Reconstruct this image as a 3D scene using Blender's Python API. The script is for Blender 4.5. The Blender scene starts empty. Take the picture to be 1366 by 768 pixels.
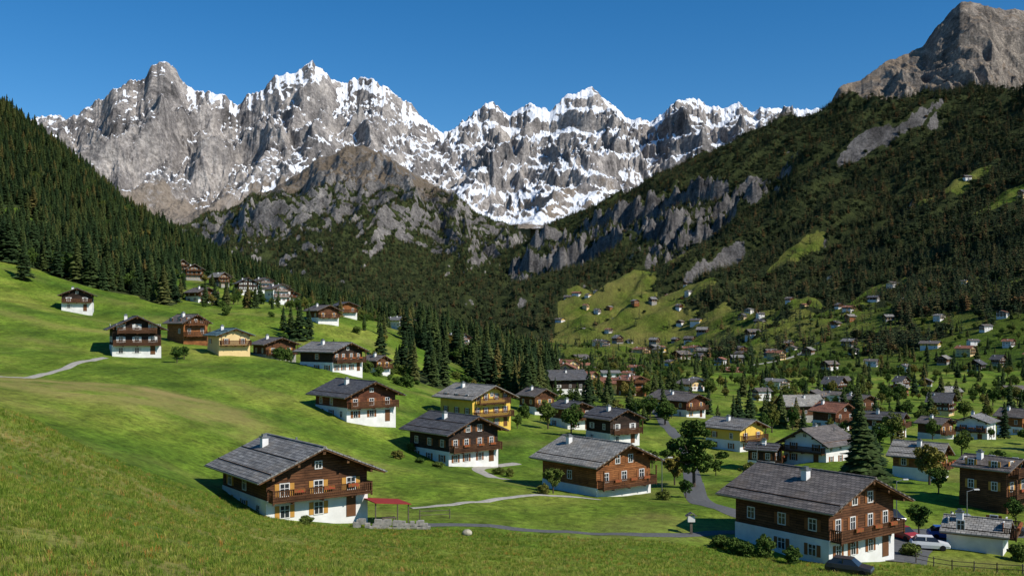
import bpy, math, random
import numpy as np
from collections import defaultdict
R = math.radians
rng = np.random.default_rng(7); random.seed(7)
scene = bpy.context.scene
scene.view_settings.view_transform = 'Standard'
scene.view_settings.look = 'None'
scene.view_settings.exposure = 0
F = 1328.0
def bx(a, d): return (a - 683.0) / F * d          # bearing reading a at distance d -> metres east
def el(h): return (430.0 - h) / F                   # level reading -> tangent of elevation
# ------------------------------------------------------------------ noise
_g = np.linspace(0, 2*np.pi, 1024, endpoint=False); GC, GS = np.cos(_g), np.sin(_g)
def _grad(ix, iy, seed):
    h = (ix*374761393 + iy*668265263 + seed*974634777) & 0xffffffff
    h = ((h ^ (h >> 13)) * 1274126177) & 0xffffffff
    h = (h ^ (h >> 16)) & 1023
    return GC[h], GS[h]
def pn(x, y, seed=0):
    x = np.asarray(x, float); y = np.asarray(y, float)
    x0 = np.floor(x); y0 = np.floor(y); fx = x-x0; fy = y-y0
    ix = x0.astype(np.int64); iy = y0.astype(np.int64)
    u = fx*fx*fx*(fx*(fx*6-15)+10); v = fy*fy*fy*(fy*(fy*6-15)+10)
    def d(a, b):
        gx, gy = _grad(ix+a, iy+b, seed); return gx*(fx-a)+gy*(fy-b)
    return 1.45*((d(0,0)*(1-u)+d(1,0)*u)*(1-v)+(d(0,1)*(1-u)+d(1,1)*u)*v)
def fbm(x, y, o, seed=0, gain=.5):
    s = 0; a = 1; n = 0
    for i in range(o):
        s = s + a*pn(x, y, seed+i); n += a; a *= gain; x = x*2.03+3.1; y = y*2.03+1.7
    return s/n
def ridged(x, y, o, seed=0, gain=.5):
    s = 0; a = 1; n = 0; w = 1
    for i in range(o):
        r = 1-np.abs(pn(x, y, seed+i)); r = r*r
        s = s + a*r*w; n += a; w = np.clip(r*1.4, 0, 1); a *= gain
        x = x*2.07+3.1; y = y*2.07+1.7
    return s/n
def sm(a, b, x):
    t = np.clip((x-a)/(b-a), 0, 1); return t*t*(3-2*t)
def blur(Z, k):
    for _ in range(k):
        P = np.pad(Z, 1, mode='edge'); Z = (P[1:-1,:-2]+P[1:-1,2:]+P[:-2,1:-1]+P[2:,1:-1]+2*Z)/6
    return Z
# ------------------------------------------------------------------ thin plate spline
class TPS:
    def __init__(s, pts, lam):
        P = np.array([((a-683)/F, math.log(d)) for a, h, d in pts]); e = np.array([el(h) for a, h, d in pts])
        n = len(P); K = s.k(P, P) + lam*np.eye(n)
        A = np.zeros((n+3, n+3)); A[:n,:n] = K; A[:n,n] = 1; A[:n,n+1:] = P; A[n,:n] = 1; A[n+1:,:n] = P.T
        s.w = np.linalg.solve(A, np.r_[e, 0, 0, 0]); s.P = P
    def k(s, A, B):
        d2 = ((A[:,None,:]-B[None,:,:])**2).sum(2); return 0.5*d2*np.log(d2+1e-12)
    def __call__(s, t, ly):
        Q = np.stack([np.ravel(t), np.ravel(ly)], 1); out = np.empty(len(Q))
        for i in range(0, len(Q), 40000):
            q = Q[i:i+40000]; n = len(s.P)
            out[i:i+40000] = s.k(q, s.P)@s.w[:n] + s.w[n] + q@s.w[n+1:]
        return out.reshape(np.shape(t))
# ------------------------------------------------------------------ grids
class Grid:
    def __init__(s, t0, t1, nt, y0, y1, ny):
        s.t = np.linspace(t0, t1, nt); s.l = np.linspace(math.log(y0), math.log(y1), ny)
        s.T, s.L = np.meshgrid(s.t, s.l); s.Y = np.exp(s.L); s.X = s.T*s.Y; s.A = {}
    def normals(s, Z):
        P = np.stack([s.X, s.Y, Z], 2)
        N = np.cross(np.gradient(P, axis=1), np.gradient(P, axis=0)); N /= np.linalg.norm(N, axis=2)[...,None]+1e-9
        return N
    def finish(s, Z):
        s.Z = Z; s.nz = s.normals(Z)[...,2]
    def sample(s, x, y, arr=None):
        arr = s.Z if arr is None else arr
        x = np.asarray(x, float); y = np.maximum(np.asarray(y, float), 1.0)
        i = (x/y - s.t[0])/(s.t[1]-s.t[0]); j = (np.log(y)-s.l[0])/(s.l[1]-s.l[0])
        i = np.clip(i, 0, len(s.t)-1.001); j = np.clip(j, 0, len(s.l)-1.001)
        a = i.astype(int); b = j.astype(int); u = i-a; v = j-b
        return (arr[b,a]*(1-u)+arr[b,a+1]*u)*(1-v)+(arr[b+1,a]*(1-u)+arr[b+1,a+1]*u)*v
    def mesh(s, name, mat):
        ny, nt = s.Z.shape
        co = np.stack([s.X, s.Y, s.Z], 2).reshape(-1, 3).astype(np.float32)
        j, i = np.meshgrid(np.arange(ny-1), np.arange(nt-1), indexing='ij')
        a = (j*nt+i).ravel(); q = np.stack([a, a+1, a+1+nt, a+nt], 1).astype(np.int32)
        me = bpy.data.meshes.new(name)
        me.vertices.add(len(co)); me.vertices.foreach_set("co", co.ravel())
        me.loops.add(q.size); me.loops.foreach_set("vertex_index", q.ravel())
        me.polygons.add(len(q)); me.polygons.foreach_set("loop_start", np.arange(0, q.size, 4, dtype=np.int32))
        me.update(calc_edges=True)
        me.polygons.foreach_set("use_smooth", np.ones(len(q), bool))
        for k, v in s.A.items():
            at = me.attributes.new(k, 'FLOAT', 'POINT'); at.data.foreach_set("value", v.ravel().astype(np.float32))
        me.materials.append(mat)
        o = bpy.data.objects.new(name, me); scene.collection.objects.link(o); return o
# ------------------------------------------------------------------ material DSL
class M:
    def __init__(s, name):
        s.m = bpy.data.materials.new(name); s.m.use_nodes = True; s.nt = s.m.node_tree
        s.b = s.nt.nodes['Principled BSDF']; s.b.inputs['Roughness'].default_value = .85
        s.b.inputs['Specular IOR Level'].default_value = .2
    def n(s, t, **k):
        nd = s.nt.nodes.new(t)
        for a, v in k.items(): setattr(nd, a, v)
        return nd
    def put(s, sock, v):
        if isinstance(v, bpy.types.NodeSocket): s.nt.links.new(v, sock)
        elif v is not None:
            if isinstance(v, (tuple, list)) and len(v) == 3 and sock.type == 'RGBA': v = (*v, 1)
            sock.default_value = v
    def pos(s): return s.n('ShaderNodeNewGeometry').outputs['Position']
    def obj(s): return s.n('ShaderNodeTexCoord').outputs['Object']
    def attr(s, a): return s.n('ShaderNodeAttribute', attribute_name=a).outputs['Fac']
    def rnd(s): return s.n('ShaderNodeObjectInfo').outputs['Random']
    def noise(s, v, sc, det=4, rough=.55, dist=0):
        nd = s.n('ShaderNodeTexNoise'); s.put(nd.inputs['Vector'], v)
        nd.inputs['Scale'].default_value = sc; nd.inputs['Detail'].default_value = det
        nd.inputs['Roughness'].default_value = rough; nd.inputs['Distortion'].default_value = dist
        return nd.outputs['Fac']
    def scale(s, v, k):
        nd = s.n('ShaderNodeVectorMath', operation='MULTIPLY'); s.put(nd.inputs[0], v); nd.inputs[1].default_value = k
        return nd.outputs[0]
    def ramp(s, f, st):
        nd = s.n('ShaderNodeValToRGB'); s.put(nd.inputs[0], f); e = nd.color_ramp.elements
        while len(e) < len(st): e.new(.5)
        for q, (p, c) in zip(e, st):
            q.position = p; q.color = (*c, 1) if isinstance(c, tuple) else (c, c, c, 1)
        return nd.outputs[0]
    def mix(s, f, a, b, bt='MIX'):
        nd = s.n('ShaderNodeMix', data_type='RGBA', blend_type=bt)
        s.put(nd.inputs[0], f); s.put(nd.inputs[6], a); s.put(nd.inputs[7], b); return nd.outputs[2]
    def math(s, op, a, b=None):
        nd = s.n('ShaderNodeMath', operation=op); s.put(nd.inputs[0], a); s.put(nd.inputs[1], b); return nd.outputs[0]
    def bump(s, h, st, dist):
        nd = s.n('ShaderNodeBump'); nd.inputs['Strength'].default_value = st; nd.inputs['Distance'].default_value = dist
        s.put(nd.inputs['Height'], h); s.nt.links.new(nd.outputs[0], s.b.inputs['Normal'])
    def col(s, c): s.put(s.b.inputs['Base Color'], c); return s.m
def simple(name, c1, c2=None, sc=2, rough=.85, bump=0, spec=.2, metal=0):
    m = M(name); m.b.inputs['Roughness'].default_value = rough; m.b.inputs['Specular IOR Level'].default_value = spec
    m.b.inputs['Metallic'].default_value = metal
    c2 = c2 or tuple(v*.75 for v in c1)
    n = m.noise(m.obj(), sc, 4, .6)
    if bump: m.bump(n, .5, bump)
    return m.col(m.ramp(n, [(.3, c2), (.7, c1)]))
def timber(name, c1, c2):
    m = M(name); o = m.obj()
    sp = m.n('ShaderNodeSeparateXYZ'); m.put(sp.inputs[0], o)
    cb = m.n('ShaderNodeCombineXYZ'); m.put(cb.inputs[0], m.math('ADD', sp.outputs[0], sp.outputs[1])); m.put(cb.inputs[1], sp.outputs[2])
    b = m.n('ShaderNodeTexBrick'); m.put(b.inputs['Vector'], cb.outputs[0])
    for k, v in (('Scale', 1), ('Mortar Size', .02), ('Brick Width', 3.5), ('Row Height', .24), ('Bias', 0)): b.inputs[k].default_value = v
    b.inputs['Color1'].default_value = (*c1, 1); b.inputs['Color2'].default_value = (*c2, 1)
    b.inputs['Mortar'].default_value = (*[v*.3 for v in c2], 1)
    n = m.noise(m.scale(cb.outputs[0], (1.2, 6, 1)), 1.0, 4, .65); n2 = m.noise(o, .5, 3, .6)
    m.bump(b.outputs['Fac'], .6, -.03)
    c = m.mix(1, b.outputs['Color'], m.ramp(n, [(.25, .5), (.75, 1.35)]), 'MULTIPLY')
    return m.col(m.mix(1, c, m.ramp(n2, [(.3, .62), (.7, 1.2)]), 'MULTIPLY'))
def shingle(name, c1, c2):
    m = M(name); o = m.obj(); m.b.inputs['Roughness'].default_value = .65
    sp = m.n('ShaderNodeSeparateXYZ'); m.put(sp.inputs[0], o)
    cb = m.n('ShaderNodeCombineXYZ'); m.put(cb.inputs[0], sp.outputs[1]); m.put(cb.inputs[1], sp.outputs[0])
    b = m.n('ShaderNodeTexBrick'); m.put(b.inputs['Vector'], cb.outputs[0])
    for k, v in (('Scale', 1), ('Mortar Size', .03), ('Brick Width', .5), ('Row Height', .38)): b.inputs[k].default_value = v
    b.inputs['Color1'].default_value = (*c1, 1); b.inputs['Color2'].default_value = (*c2, 1)
    b.inputs['Mortar'].default_value = (*[v*.35 for v in c2], 1)
    n = m.noise(m.scale(o, (3, .5, 1)), .9, 5, .7)
    n2 = m.noise(o, .35, 4, .6)
    m.bump(b.outputs['Fac'], .7, -.05)
    c = m.mix(1, b.outputs['Color'], m.ramp(n, [(.3, .5), (.72, 1.6)]), 'MULTIPLY')
    return m.col(m.mix(m.ramp(n2, [(.5, 0.0), (.8, .6)]), c, (c1[0]*.85, c1[1]*.72, c1[2]*.55)))
def terrain_mat(name, gs, rs, bd, fs=.35, alpc=((.085,.075,.055),(.23,.19,.14)), rockk=(1,1,1), gk=(1,1,1), use=('forest',)):
    m = M(name); p = m.pos()
    rf = m.noise(p, rs*9, 6, .75)
    if 'grass' in use:
        gn = m.noise(p, gs, 5, .62); gf = m.noise(p, gs*30, 5, .8); gm = m.noise(m.scale(p, (1, .3, 1)), gs*7, 4, .65)
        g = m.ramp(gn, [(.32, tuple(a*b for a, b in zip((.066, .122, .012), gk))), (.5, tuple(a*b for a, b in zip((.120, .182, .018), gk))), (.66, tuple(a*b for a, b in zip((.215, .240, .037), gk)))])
        g = m.mix(1, g, m.ramp(gf, [(.3, .36), (.7, 1.6)]), 'MULTIPLY')
        g = m.mix(1, g, m.ramp(gm, [(.32, .60), (.68, 1.26)]), 'MULTIPLY')
        c = m.mix(m.attr('dry'), g, m.mix(gf, (.20, .165, .045), (.37, .29, .11)))
        h = m.math('ADD', rf, m.math('MULTIPLY', gf, .6))
    else: c = None; h = rf
    def msk(a, w=.35):
        v = m.math('ADD', m.attr(a), m.math('MULTIPLY', m.math('SUBTRACT', rf, .5), w*2))
        return m.ramp(v, [(.44, 0.0), (.56, 1.0)])
    if 'forest' in use:
        ff = m.ramp(m.noise(p, fs, 5, .75), [(.35, (.016, .025, .010)), (.65, (.066, .080, .025))])
        c = m.mix(msk('forest', .5), c, ff) if c else ff
    if 'rock' in use:
        rn = m.noise(m.scale(p, (1, 1, .6)), rs, 8, .75, .5)
        S = lambda t: tuple(v*k for v, k in zip(t, rockk))
        rock = m.ramp(rn, [(.34, S((.070, .067, .065))), (.48, S((.20, .19, .18))), (.66, S((.42, .395, .36)))])
        rock = m.mix(1, rock, m.ramp(rf, [(.32, .38), (.68, 1.4)]), 'MULTIPLY')
        alp = m.mix(m.ramp(rf, [(.3, 0.0), (.7, 1.0)]), alpc[0], alpc[1])
        alp = m.mix(m.ramp(rn, [(.5, 0.0), (.62, .6)]), alp, S((.27, .255, .235)))
        c = m.mix(msk('alp', .7), c, alp) if c else alp
        c = m.mix(msk('rock', .6), c, rock)
    if 'snow' in use: c = m.mix(msk('snow', .4), c, (.85, .87, .90))
    m.bump(h, .8, bd)
    m.b.inputs['Roughness'].default_value = .9
    m.b.inputs['Specular IOR Level'].default_value = .08
    return m.col(c)

# ------------------------------------------------------------------ hero houses
HEROES = [
 ('wooden_chalet', 392, 690, 250, 94, 36, 4.7, 2.4, 'brown', 'rg', 'ochre', 'white'),
 ('wooden_chalet', 1085, 750, 246, 94, 36, 5.9, 2.7, 'brown', 'rb', 'brownsh', 'white'),
 ('wooden_chalet', 795, 660, 172, 130, 38, 5.0, 1.6, 'orange', 'rl', 'brownsh', 'white'),
 ('dark_wooden_chalet', 605, 618, 142, 158, 40, 5.6, 2.3, 'dark', 'rd', 'brownsh', 'white'),
 ('wooden_chalet', 474, 562, 130, 172, 40, 5.2, 2.9, 'red', 'rd', 'brownsh', 'white'),
 ('yellow_chalet', 634, 570, 112, 198, 40, 6.6, 2.4, 'yellow', 'rl', 'brownsh', 'yellow'),
 ('dark_wooden_chalet', 180, 477, 104, 212, 25, 6.2, 2.2, 'dark', 'rd', 'white', 'white'),
 ('wooden_chalet', 104, 418, 64, 292, 20, 6.0, 3.2, 'dark', 'rd', 'white', 'white'),
 ('wooden_chalet', 250, 458, 62, 240, 50, 6.3, 2.2, 'orange', 'rb', 'brownsh', 'orange'),
 ('yellow_chalet', 305, 473, 72, 222, 35, 5.2, 2.4, 'cream', 'rt', 'brownsh', 'cream'),
 ('wooden_chalet', 366, 479, 72, 240, 35, 4.6, 1.6, 'brown', 'rb', 'ochre', 'stone'),
 ('wooden_chalet', 442, 494, 96, 216, 55, 5.2, 2.4, 'dark', 'rg', 'brownsh', 'white'),
 ('wooden_chalet', 716, 553, 55, 262, 35, 6.0, 2.4, 'brown', 'rb', 'ochre', 'white'),
 ('wooden_chalet', 762, 572, 68, 225, 30, 6.0, 3.0, 'brown', 'rd', 'brownsh', 'white'),
 ('dark_wooden_chalet', 817, 592, 84, 196, 32, 6.2, 2.6, 'dark', 'rd', 'white', 'white'),
 ('wooden_chalet', 912, 555, 66, 275, 40, 6.0, 2.8, 'red', 'rb', 'ochre', 'white'),
 ('yellow_chalet', 980, 602, 88, 200, 40, 5.6, 2.6, 'yellow', 'rg', 'brownsh', 'white'),
 ('white_chalet', 1092, 613, 108, 176, -48, 4.6, 2.6, 'white', 'rb', 'brownsh', 'white'),
 ('wooden_chalet', 1228, 643, 90, 160, 52, 4.8, 2.4, 'orange', 'rl', 'ochre', 'white'),
 ('wooden_chalet', 1325, 684, 100, 128, 38, 6.6, 2.4, 'brown', 'rb', 'ochre', 'brown'),
 ('small_white_house', 1304, 735, 106, 103, 58, 2.5, 2.3, 'orange', 'rl', 'brownsh', 'white'),
 ('wooden_chalet', 1020, 630, 56, 178, 60, 4.6, 2.2, 'dark', 'rd', 'brownsh', 'white'),
 ('wooden_chalet', 1112, 572, 62, 255, 30, 6.0, 2.8, 'red', 'rt2', 'brownsh', 'white'),
 ('wooden_chalet', 1146, 553, 48, 310, 30, 6.0, 2.4, 'brown', 'rb', 'brownsh', 'white'),
 ('white_chalet', 1182, 582, 66, 232, 55, 5.6, 3.4, 'brown', 'rd', 'brownsh', 'white'),
 ('wooden_chalet', 1248, 588, 52, 255, 35, 5.6, 2.4, 'brown', 'rb', 'ochre', 'white'),
 ('white_chalet', 1302, 586, 66, 238, -40, 6.0, 3.2, 'white', 'rg', 'brownsh', 'white'),
 ('wooden_chalet', 1355, 580, 54, 262, 35, 6.0, 2.6, 'orange', 'rb', 'ochre', 'white'),
 ('wooden_chalet', 842, 528, 46, 345, 35, 7.0, 2.6, 'orange', 'rt2', 'brownsh', 'orange'),
 ('wooden_chalet', 430, 431, 52, 330, 40, 5.0, 2.0, 'brown', 'rb', 'ochre', 'white'),
 ('wooden_chalet', 459, 421, 44, 372, 30, 5.0, 2.0, 'orange', 'rd', 'brownsh', 'white'),
 ('wooden_chalet', 268, 404, 46, 385, 50, 4.6, 2.6, 'brown', 'rb', 'brownsh', 'white'),
 ('wooden_chalet', 502, 499, 42, 262, 50, 4.2, 1.8, 'brown', 'rb', 'ochre', 'white'),
]
# ------------------------------------------------------------------ near terrain
NP = [(0,768,25),(300,768,32),(683,768,48),(1000,768,72),(1366,768,88),
 (0,650,40),(150,705,42),(300,712,66),(0,548,70),(100,592,72),(200,645,78),(420,715,76),(560,722,84),
 (0,536,110),(0,506,150),(150,532,130),(250,565,128),(150,500,172),(0,450,210),(0,400,268),(0,350,335),(60,440,230),
 (400,640,120),(540,682,104),(560,640,128),(480,600,148),(700,650,126),(350,540,165),(300,500,192),(550,520,240),
 (880,642,150),(950,682,112),(1200,738,100),(1366,742,102),(700,706,98),(800,712,97),(1200,640,155),(1366,650,142),(1000,650,140),
 (400,470,268),(350,440,310),(320,402,395),(250,378,450),(300,375,500),(400,405,450),(480,428,400),(600,462,400),
 (620,502,330),(700,522,330),(560,445,480),(700,488,520),(800,527,400),(900,522,420),(1000,556,300),(1200,562,300),(1366,562,300),
 (1100,532,420),(1366,535,420),(760,497,680),(900,497,680),(1100,500,660),(1366,503,640),
 (0,262,600),(0,150,900),(60,185,950),(150,262,950),(230,325,950),(330,368,900),(430,395,850),(560,450,700),(650,475,600),(150,330,600),(100,350,440),(200,360,500),
 (0,1300,5),(683,1300,5),(1366,1400,5),(-400,1200,5),(0,880,14),(683,900,18),(-400,620,30),(-400,470,90),(-400,380,200),(-400,220,400),(-400,50,800),
 (1800,800,80),(1800,660,140),(1800,560,300),(1800,505,640),(1800,1400,6),
 (0,2900,1.5),(683,2950,1.5),(1366,3000,1.5)]
for hh in HEROES:
    NP.append((hh[1], hh[2], hh[4]))
tn = TPS(NP, .0006)
N = Grid(-.75, .75, 1000, 2.0, 1500, 560)
PXN = N.T*F+683
zz = tn(N.T, N.L)*N.Y
yr = np.interp(PXN, [-400,0,330,430,560,650,700,740,1800], [900,950,900,850,700,620,640,680,680])
fs_ = np.interp(PXN, [0,560,650,740,1800], [.6,.5,.3,.12,.12])
zr = tn(N.T, np.log(yr))*yr
zz = np.where(N.Y > yr, zr-(N.Y-yr)*fs_, zz)
zz += .10*fbm(N.X/3.5, N.Y/3.5, 3, 11)*sm(10, 30, N.Y) + .22*fbm(N.X/9, N.Y/9, 3, 15)*sm(25, 80, N.Y) + .8*fbm(N.X/26, N.Y/26, 4, 21)*sm(30, 90, N.Y) + 3.5*fbm(N.X/90, N.Y/90, 5, 31)*sm(300, 600, N.Y) + 9*fbm(N.X/150, N.Y/150, 3, 33)*sm(520, 750, N.Y)
N.finish(zz)
def forestN(x, y):
    a = x/y*F+683; w = 22*fbm(x/45, y/45, 3, 51)
    yf = np.interp(a, [-400,0,60,90,150,225,243,330,430,500,540,620,700,745,760], [300,345,352,345,345,372,540,560,585,560,500,420,360,360,5000])
    f = sm(-8, 8, y-(yf+w))
    def blob(pa, d, ra, rd): return 1-sm(.75, 1.1, np.sqrt(((a-pa)/ra)**2+((y-d)/rd)**2)+.4*fbm(x/14, y/14, 3, 61))
    for b in [(565,288,40,16),(655,330,32,22),(700,318,40,24),(212,352,28,14),(590,360,60,14)]: f = np.maximum(f, blob(*b))
    for b in [(115,430,40,40),(600,395,30,16),(150,560,26,34),(190,640,34,40),(30,540,34,40),(300,640,34,24)]: f = f*(1-blob(*b))
    return f
N.A['forest'] = forestN(N.X, N.Y)
dn = fbm(N.X/30, N.Y/18, 4, 71)
def wblob(g, cx, cy, rx, ry, rot=0):
    c, s_ = math.cos(rot), math.sin(rot); dx = g.X-cx; dy = g.Y-cy
    return 1-sm(.7, 1.1, np.sqrt(((dx*c+dy*s_)/rx)**2+((-dx*s_+dy*c)/ry)**2))
dry = wblob(N, -58, 142, 26, 20)*.66*sm(-.5, .2, fbm(N.X/9, N.Y/9, 4, 83)) + (.08+.42*sm(-.1, .5, fbm(N.X/4, N.Y/4, 4, 81)))*sm(95, 60, N.Y) + .35*sm(.05, .5, dn)
N.A['dry'] = np.clip(dry, 0, 1)
# ------------------------------------------------------------------ right valley side
z38 = lambda d: 430+38/d*F
BP = [(a, z38(d), d) for a in (400,683,900,1150,1366,1800) for d in (560,)]
BP += [(560,478,1200),(700,476,1200),(800,474,1200),(900,475,1100),(1000,488,850),(1200,494,760),(1366,502,680),
 (1366,470,800),(1366,405,950),(1366,345,1150),(1366,225,1700),(1366,118,2500),(1800,330,900),(1800,150,1500),(1800,-60,2500),
 (1200,462,950),(1200,405,1150),(1200,290,1900),(1200,135,3200),(1100,472,950),(1100,432,1250),(1100,350,1800),(1100,235,2700),(1130,128,3500),
 (1000,445,1400),(1000,345,2300),(1000,255,3200),(1000,182,4200),(900,450,1700),(900,395,2300),(900,305,3500),(900,228,4500),
 (850,250,4700),(800,436,2100),(800,380,3200),(800,325,4000),(740,430,2500),(740,365,4000),(740,306,5000),(680,412,3200),(680,345,5000),(620,405,4000),(640,375,5200),(560,410,4500),(400,415,4500)]
tb = TPS(BP, .0004)
B = Grid(-.32, .75, 1000, 560, 6200, 600)
PXB = B.T*F+683
yr = np.interp(PXB, [400,560,640,740,850,1000,1130,1366,1800], [5300,5300,5200,5000,4700,4200,3500,2500,2500])
yy = np.minimum(B.Y, yr)
zz = tb(B.T, np.log(yy))*yy
amp = sm(1100, 2300, B.Y)
wx = B.X+120*fbm(B.X/500, B.Y/500, 3, 5); wy = B.Y+120*fbm(B.X/500, B.Y/500, 3, 9)
rot = R(28); ux = wx*math.cos(rot)+wy*math.sin(rot); uy = -wx*math.sin(rot)+wy*math.cos(rot)
edge = .35+.65*sm(0, 500, yr-B.Y)
zz += amp*edge*(170*(ridged(ux/1200, uy/520, 4, 14, .45)-.45)) + sm(850,1300,B.Y)*(48*(ridged(ux/420, uy/230, 5, 18, .55)-.45)+9*fbm(wx/80, wy/80, 4, 19))
cl = np.zeros_like(B.X)
for a, d, rx, ry in [(850,3500,330,380),(940,2950,260,300),(780,4000,260,380),(1000,3000,210,260),(720,4400,200,350)]:
    cl = np.maximum(cl, wblob(B, bx(a, d), d, rx, ry))
cl = cl*sm(-.5, .0, fbm(B.X/240, B.Y/240, 4, 87))
step = 170.0
hz = zz/step+.6*fbm(wx/260, wy/260, 5, 88); fr = hz-np.floor(hz)
zz += cl*step*.64*(sm(.30, .60, fr)-fr) + cl*(95*(ridged(wx/85, wy/170, 6, 44, .62)-.45))
zz = np.where(B.Y > yr, zz-(B.Y-yr)*.7, zz)
B.finish(zz)
nzb = B.normals(blur(B.Z, 1))[...,2]
rockB = sm(.34, .50, (1-nzb)+.22*fbm(B.X/80, B.Y/80, 5, 91)+.16*cl-.05)*sm(1500, 2100, B.Y)
def clearB(x, y):
    a = x/y*F+683; w = fbm(x/130, y/130, 5, 101); w2 = fbm(x/38, y/38, 3, 103)
    yf = np.interp(a, [400,640,725,745,800,870,900,1000,1060,1150,1200,1366,1800], [1000,1050,1500,2300,2600,2300,2000,1650,1450,1350,1050,920,850])
    c = 1-sm(-30, 30, y-(yf*(1+.18*w)+50*w2))
    g = sm(.22, .34, fbm(x/150, y/90, 4, 105)+.12*w2)*sm(800, 1000, y)*(.0+sm(900, 980, a))        # tree belts between the fields
    g = np.maximum(g, sm(.24, .34, fbm(x/90, y/160, 4, 107)+.15*w2)*sm(1500, 1800, y)*(1-sm(900, 980, a)))
    c = c*(1-g)
    for pa, d, rx, ry, ro in [(940,1700,90,40,.7),(1275,1180,46,32,.5),(1172,1380,50,28,.5),(1240,1950,70,30,.6),(1060,2000,80,28,.6),(850,2300,45,170,-.2),(1010,1650,100,38,.6),(1130,1700,60,26,.7),(1330,1500,60,26,.5),(1225,1150,40,28,.4),(905,2700,90,30,.8),(1340,1060,44,28,.5),(1180,1700,46,22,.5),(1290,1650,50,22,.5),(1080,1550,70,30,.5)]:
        cx = bx(pa, d); dx = x-cx; dy = y-d; cc, ss = math.cos(ro), math.sin(ro)
        q = np.sqrt(((dx*cc+dy*ss)/rx)**2+((-dx*ss+dy*cc)/ry)**2)+.6*w+.3*w2
        c = np.maximum(c, 1-sm(.75, 1.15, q))
    return c
B.A['forest'] = 1-clearB(B.X, B.Y); B.A['rock'] = rockB; B.A['dry'] = np.clip(.12+.6*fbm(B.X/60, B.Y/60, 3, 111)+.18*sm(1400, 1800, B.Y), 0, .75)*sm(800, 1200, B.Y)
B.A['alp'] = sm(720, 900, B.Z+80*fbm(B.X/200, B.Y/200, 4, 121))*.9
# ------------------------------------------------------------------ mountains by ridge line
def massif(t0, t1, nt, ridge, y0, yR, z0h, ny, g_pow, amp, seed, jag, meander, warp=.02, med=.34, medg=.5, fine=.07, big=(900, 2100), mw=(330, 560)):
    g = Grid(t0, t1, nt, y0, yR*1.08+meander, ny)
    pr = np.array(ridge, float)
    f0 = np.clip((g.Y-y0)/(yR-y0), 0, 1)
    T2 = g.T + warp*(1-f0)*fbm(g.X/1500, g.Y/1500, 4, seed) + .0012*fbm(g.X/120, g.Y/120, 3, seed+2)*f0
    px = T2*F+683
    yr = yR + meander*fbm(T2*14, 0*T2, 3, seed+3)
    er = el(np.interp(px, pr[:,0], pr[:,1])) + jag*(fbm(T2*70, 0*T2+.5, 5, seed+4, .6))
    f = np.clip((g.Y-y0)/(yr-y0), 0, 1)
    z0 = el(z0h)*y0
    zr = er*yr
    z = z0+(zr-z0)*f**g_pow
    env = np.minimum(1, f*2.2)*(1-.80*sm(.74, 1.0, f))
    wx = g.X+200*fbm(g.X/800, g.Y/800, 3, seed+5); wy = g.Y+200*fbm(g.X/800, g.Y/800, 3, seed+6)
    z = z + env*amp*(ridged(wx/big[0], wy/big[1], 4, seed+7, .42)-.45)
    z = z + env*amp*med*(ridged((wx+.5*wy)/mw[0], (wy-.3*wx)/mw[1], 6, seed+8, medg)-.45)
    z = z + (env*.8+.2)*amp*fine*(ridged(wx/85, wy/120, 4, seed+9, .55)-.45)
    z = np.where(g.Y > yr, z-(g.Y-yr)*1.1, z)
    g.finish(z); g.f = f; g.px = px
    return g
RD = [(-300,200),(-100,190),(0,180),(65,160),(105,154),(135,136),(152,120),(176,108),(193,104),(203,88),(212,84),(222,85),(232,96),(243,112),(262,126),(280,121),(296,130),(316,141),(335,128),(352,118),(372,107),(392,99),(400,91),(416,86),(430,96),(441,109),(452,119),(470,113),(487,108),(502,107),(517,119),(527,128),(545,141),(560,158),(575,172),(592,178),(608,168),(622,160),(640,152),(657,139),(664,141),(680,156),(694,146),(712,142),(732,150),(757,132),(776,124),(791,122),(806,134),(824,146),(842,156),(872,158),(895,144),(912,134),(932,130),(947,144),(966,142),(985,141),(1001,151),(1035,148),(1100,150),(1250,170)]
D = massif(-.60, .36, 1500, RD, 6900, 10000, 305, 660, 1.3, 480, 200, .007, 500, .03, .54, .54, .10, (820, 1700), (430, 700))
wt = sm(560, 660, D.px)*.9
per = 260.0; hz = (D.Z+D.X*.10)/per+.9*fbm(D.X/500, D.Y/500, 5, 210); fr = hz-np.floor(hz)
D.finish(D.Z + wt*per*.34*np.minimum(1, D.f*2)*(1-sm(.93, 1, D.f))*(sm(.35, .75, fr)-fr))
Zb = blur(D.Z, 4); nzb = D.normals(Zb)[...,2]; Zb2 = blur(D.Z, 30); cc = np.clip((Zb2-Zb)/22, -1, 1)
score = nzb + .14*cc + .13*fbm(D.X/560, D.Y/560, 5, 305, .56) + .06*(D.f-.5)
cov = np.interp(D.px, [0,150,300,340,400,540,600,700,1100], [.34,.36,.42,.54,.60,.58,.66,.66,.58])
vis = (D.f > .12) & (D.f < .99)
qs = np.quantile(score[vis], np.linspace(0, 1, 41)); thr = np.interp(1-cov, np.linspace(0, 1, 41), qs)
low = sm(.10, .34, D.f+.16*fbm(D.X/400, D.Y/300, 4, 307)+.16*sm(560, 640, D.px))
snowD = np.clip(.5+(score-thr)*11, 0, 1)*low
D.A = {'snow': snowD, 'rock': sm(.16, .46, D.f+.20*fbm(D.X/250, D.Y/250, 4, 309))*.75+.3*sm(.80, .66, D.nz), 'alp': np.ones_like(D.X)}
RC = [(-100,420),(150,370),(230,318),(265,300),(300,285),(330,270),(365,252),(400,236),(425,218),(445,210),(465,200),(485,198),(505,204),(530,218),(560,238),(590,256),(620,277),(650,296),(680,318),(730,340),(800,370),(900,430)]
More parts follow.
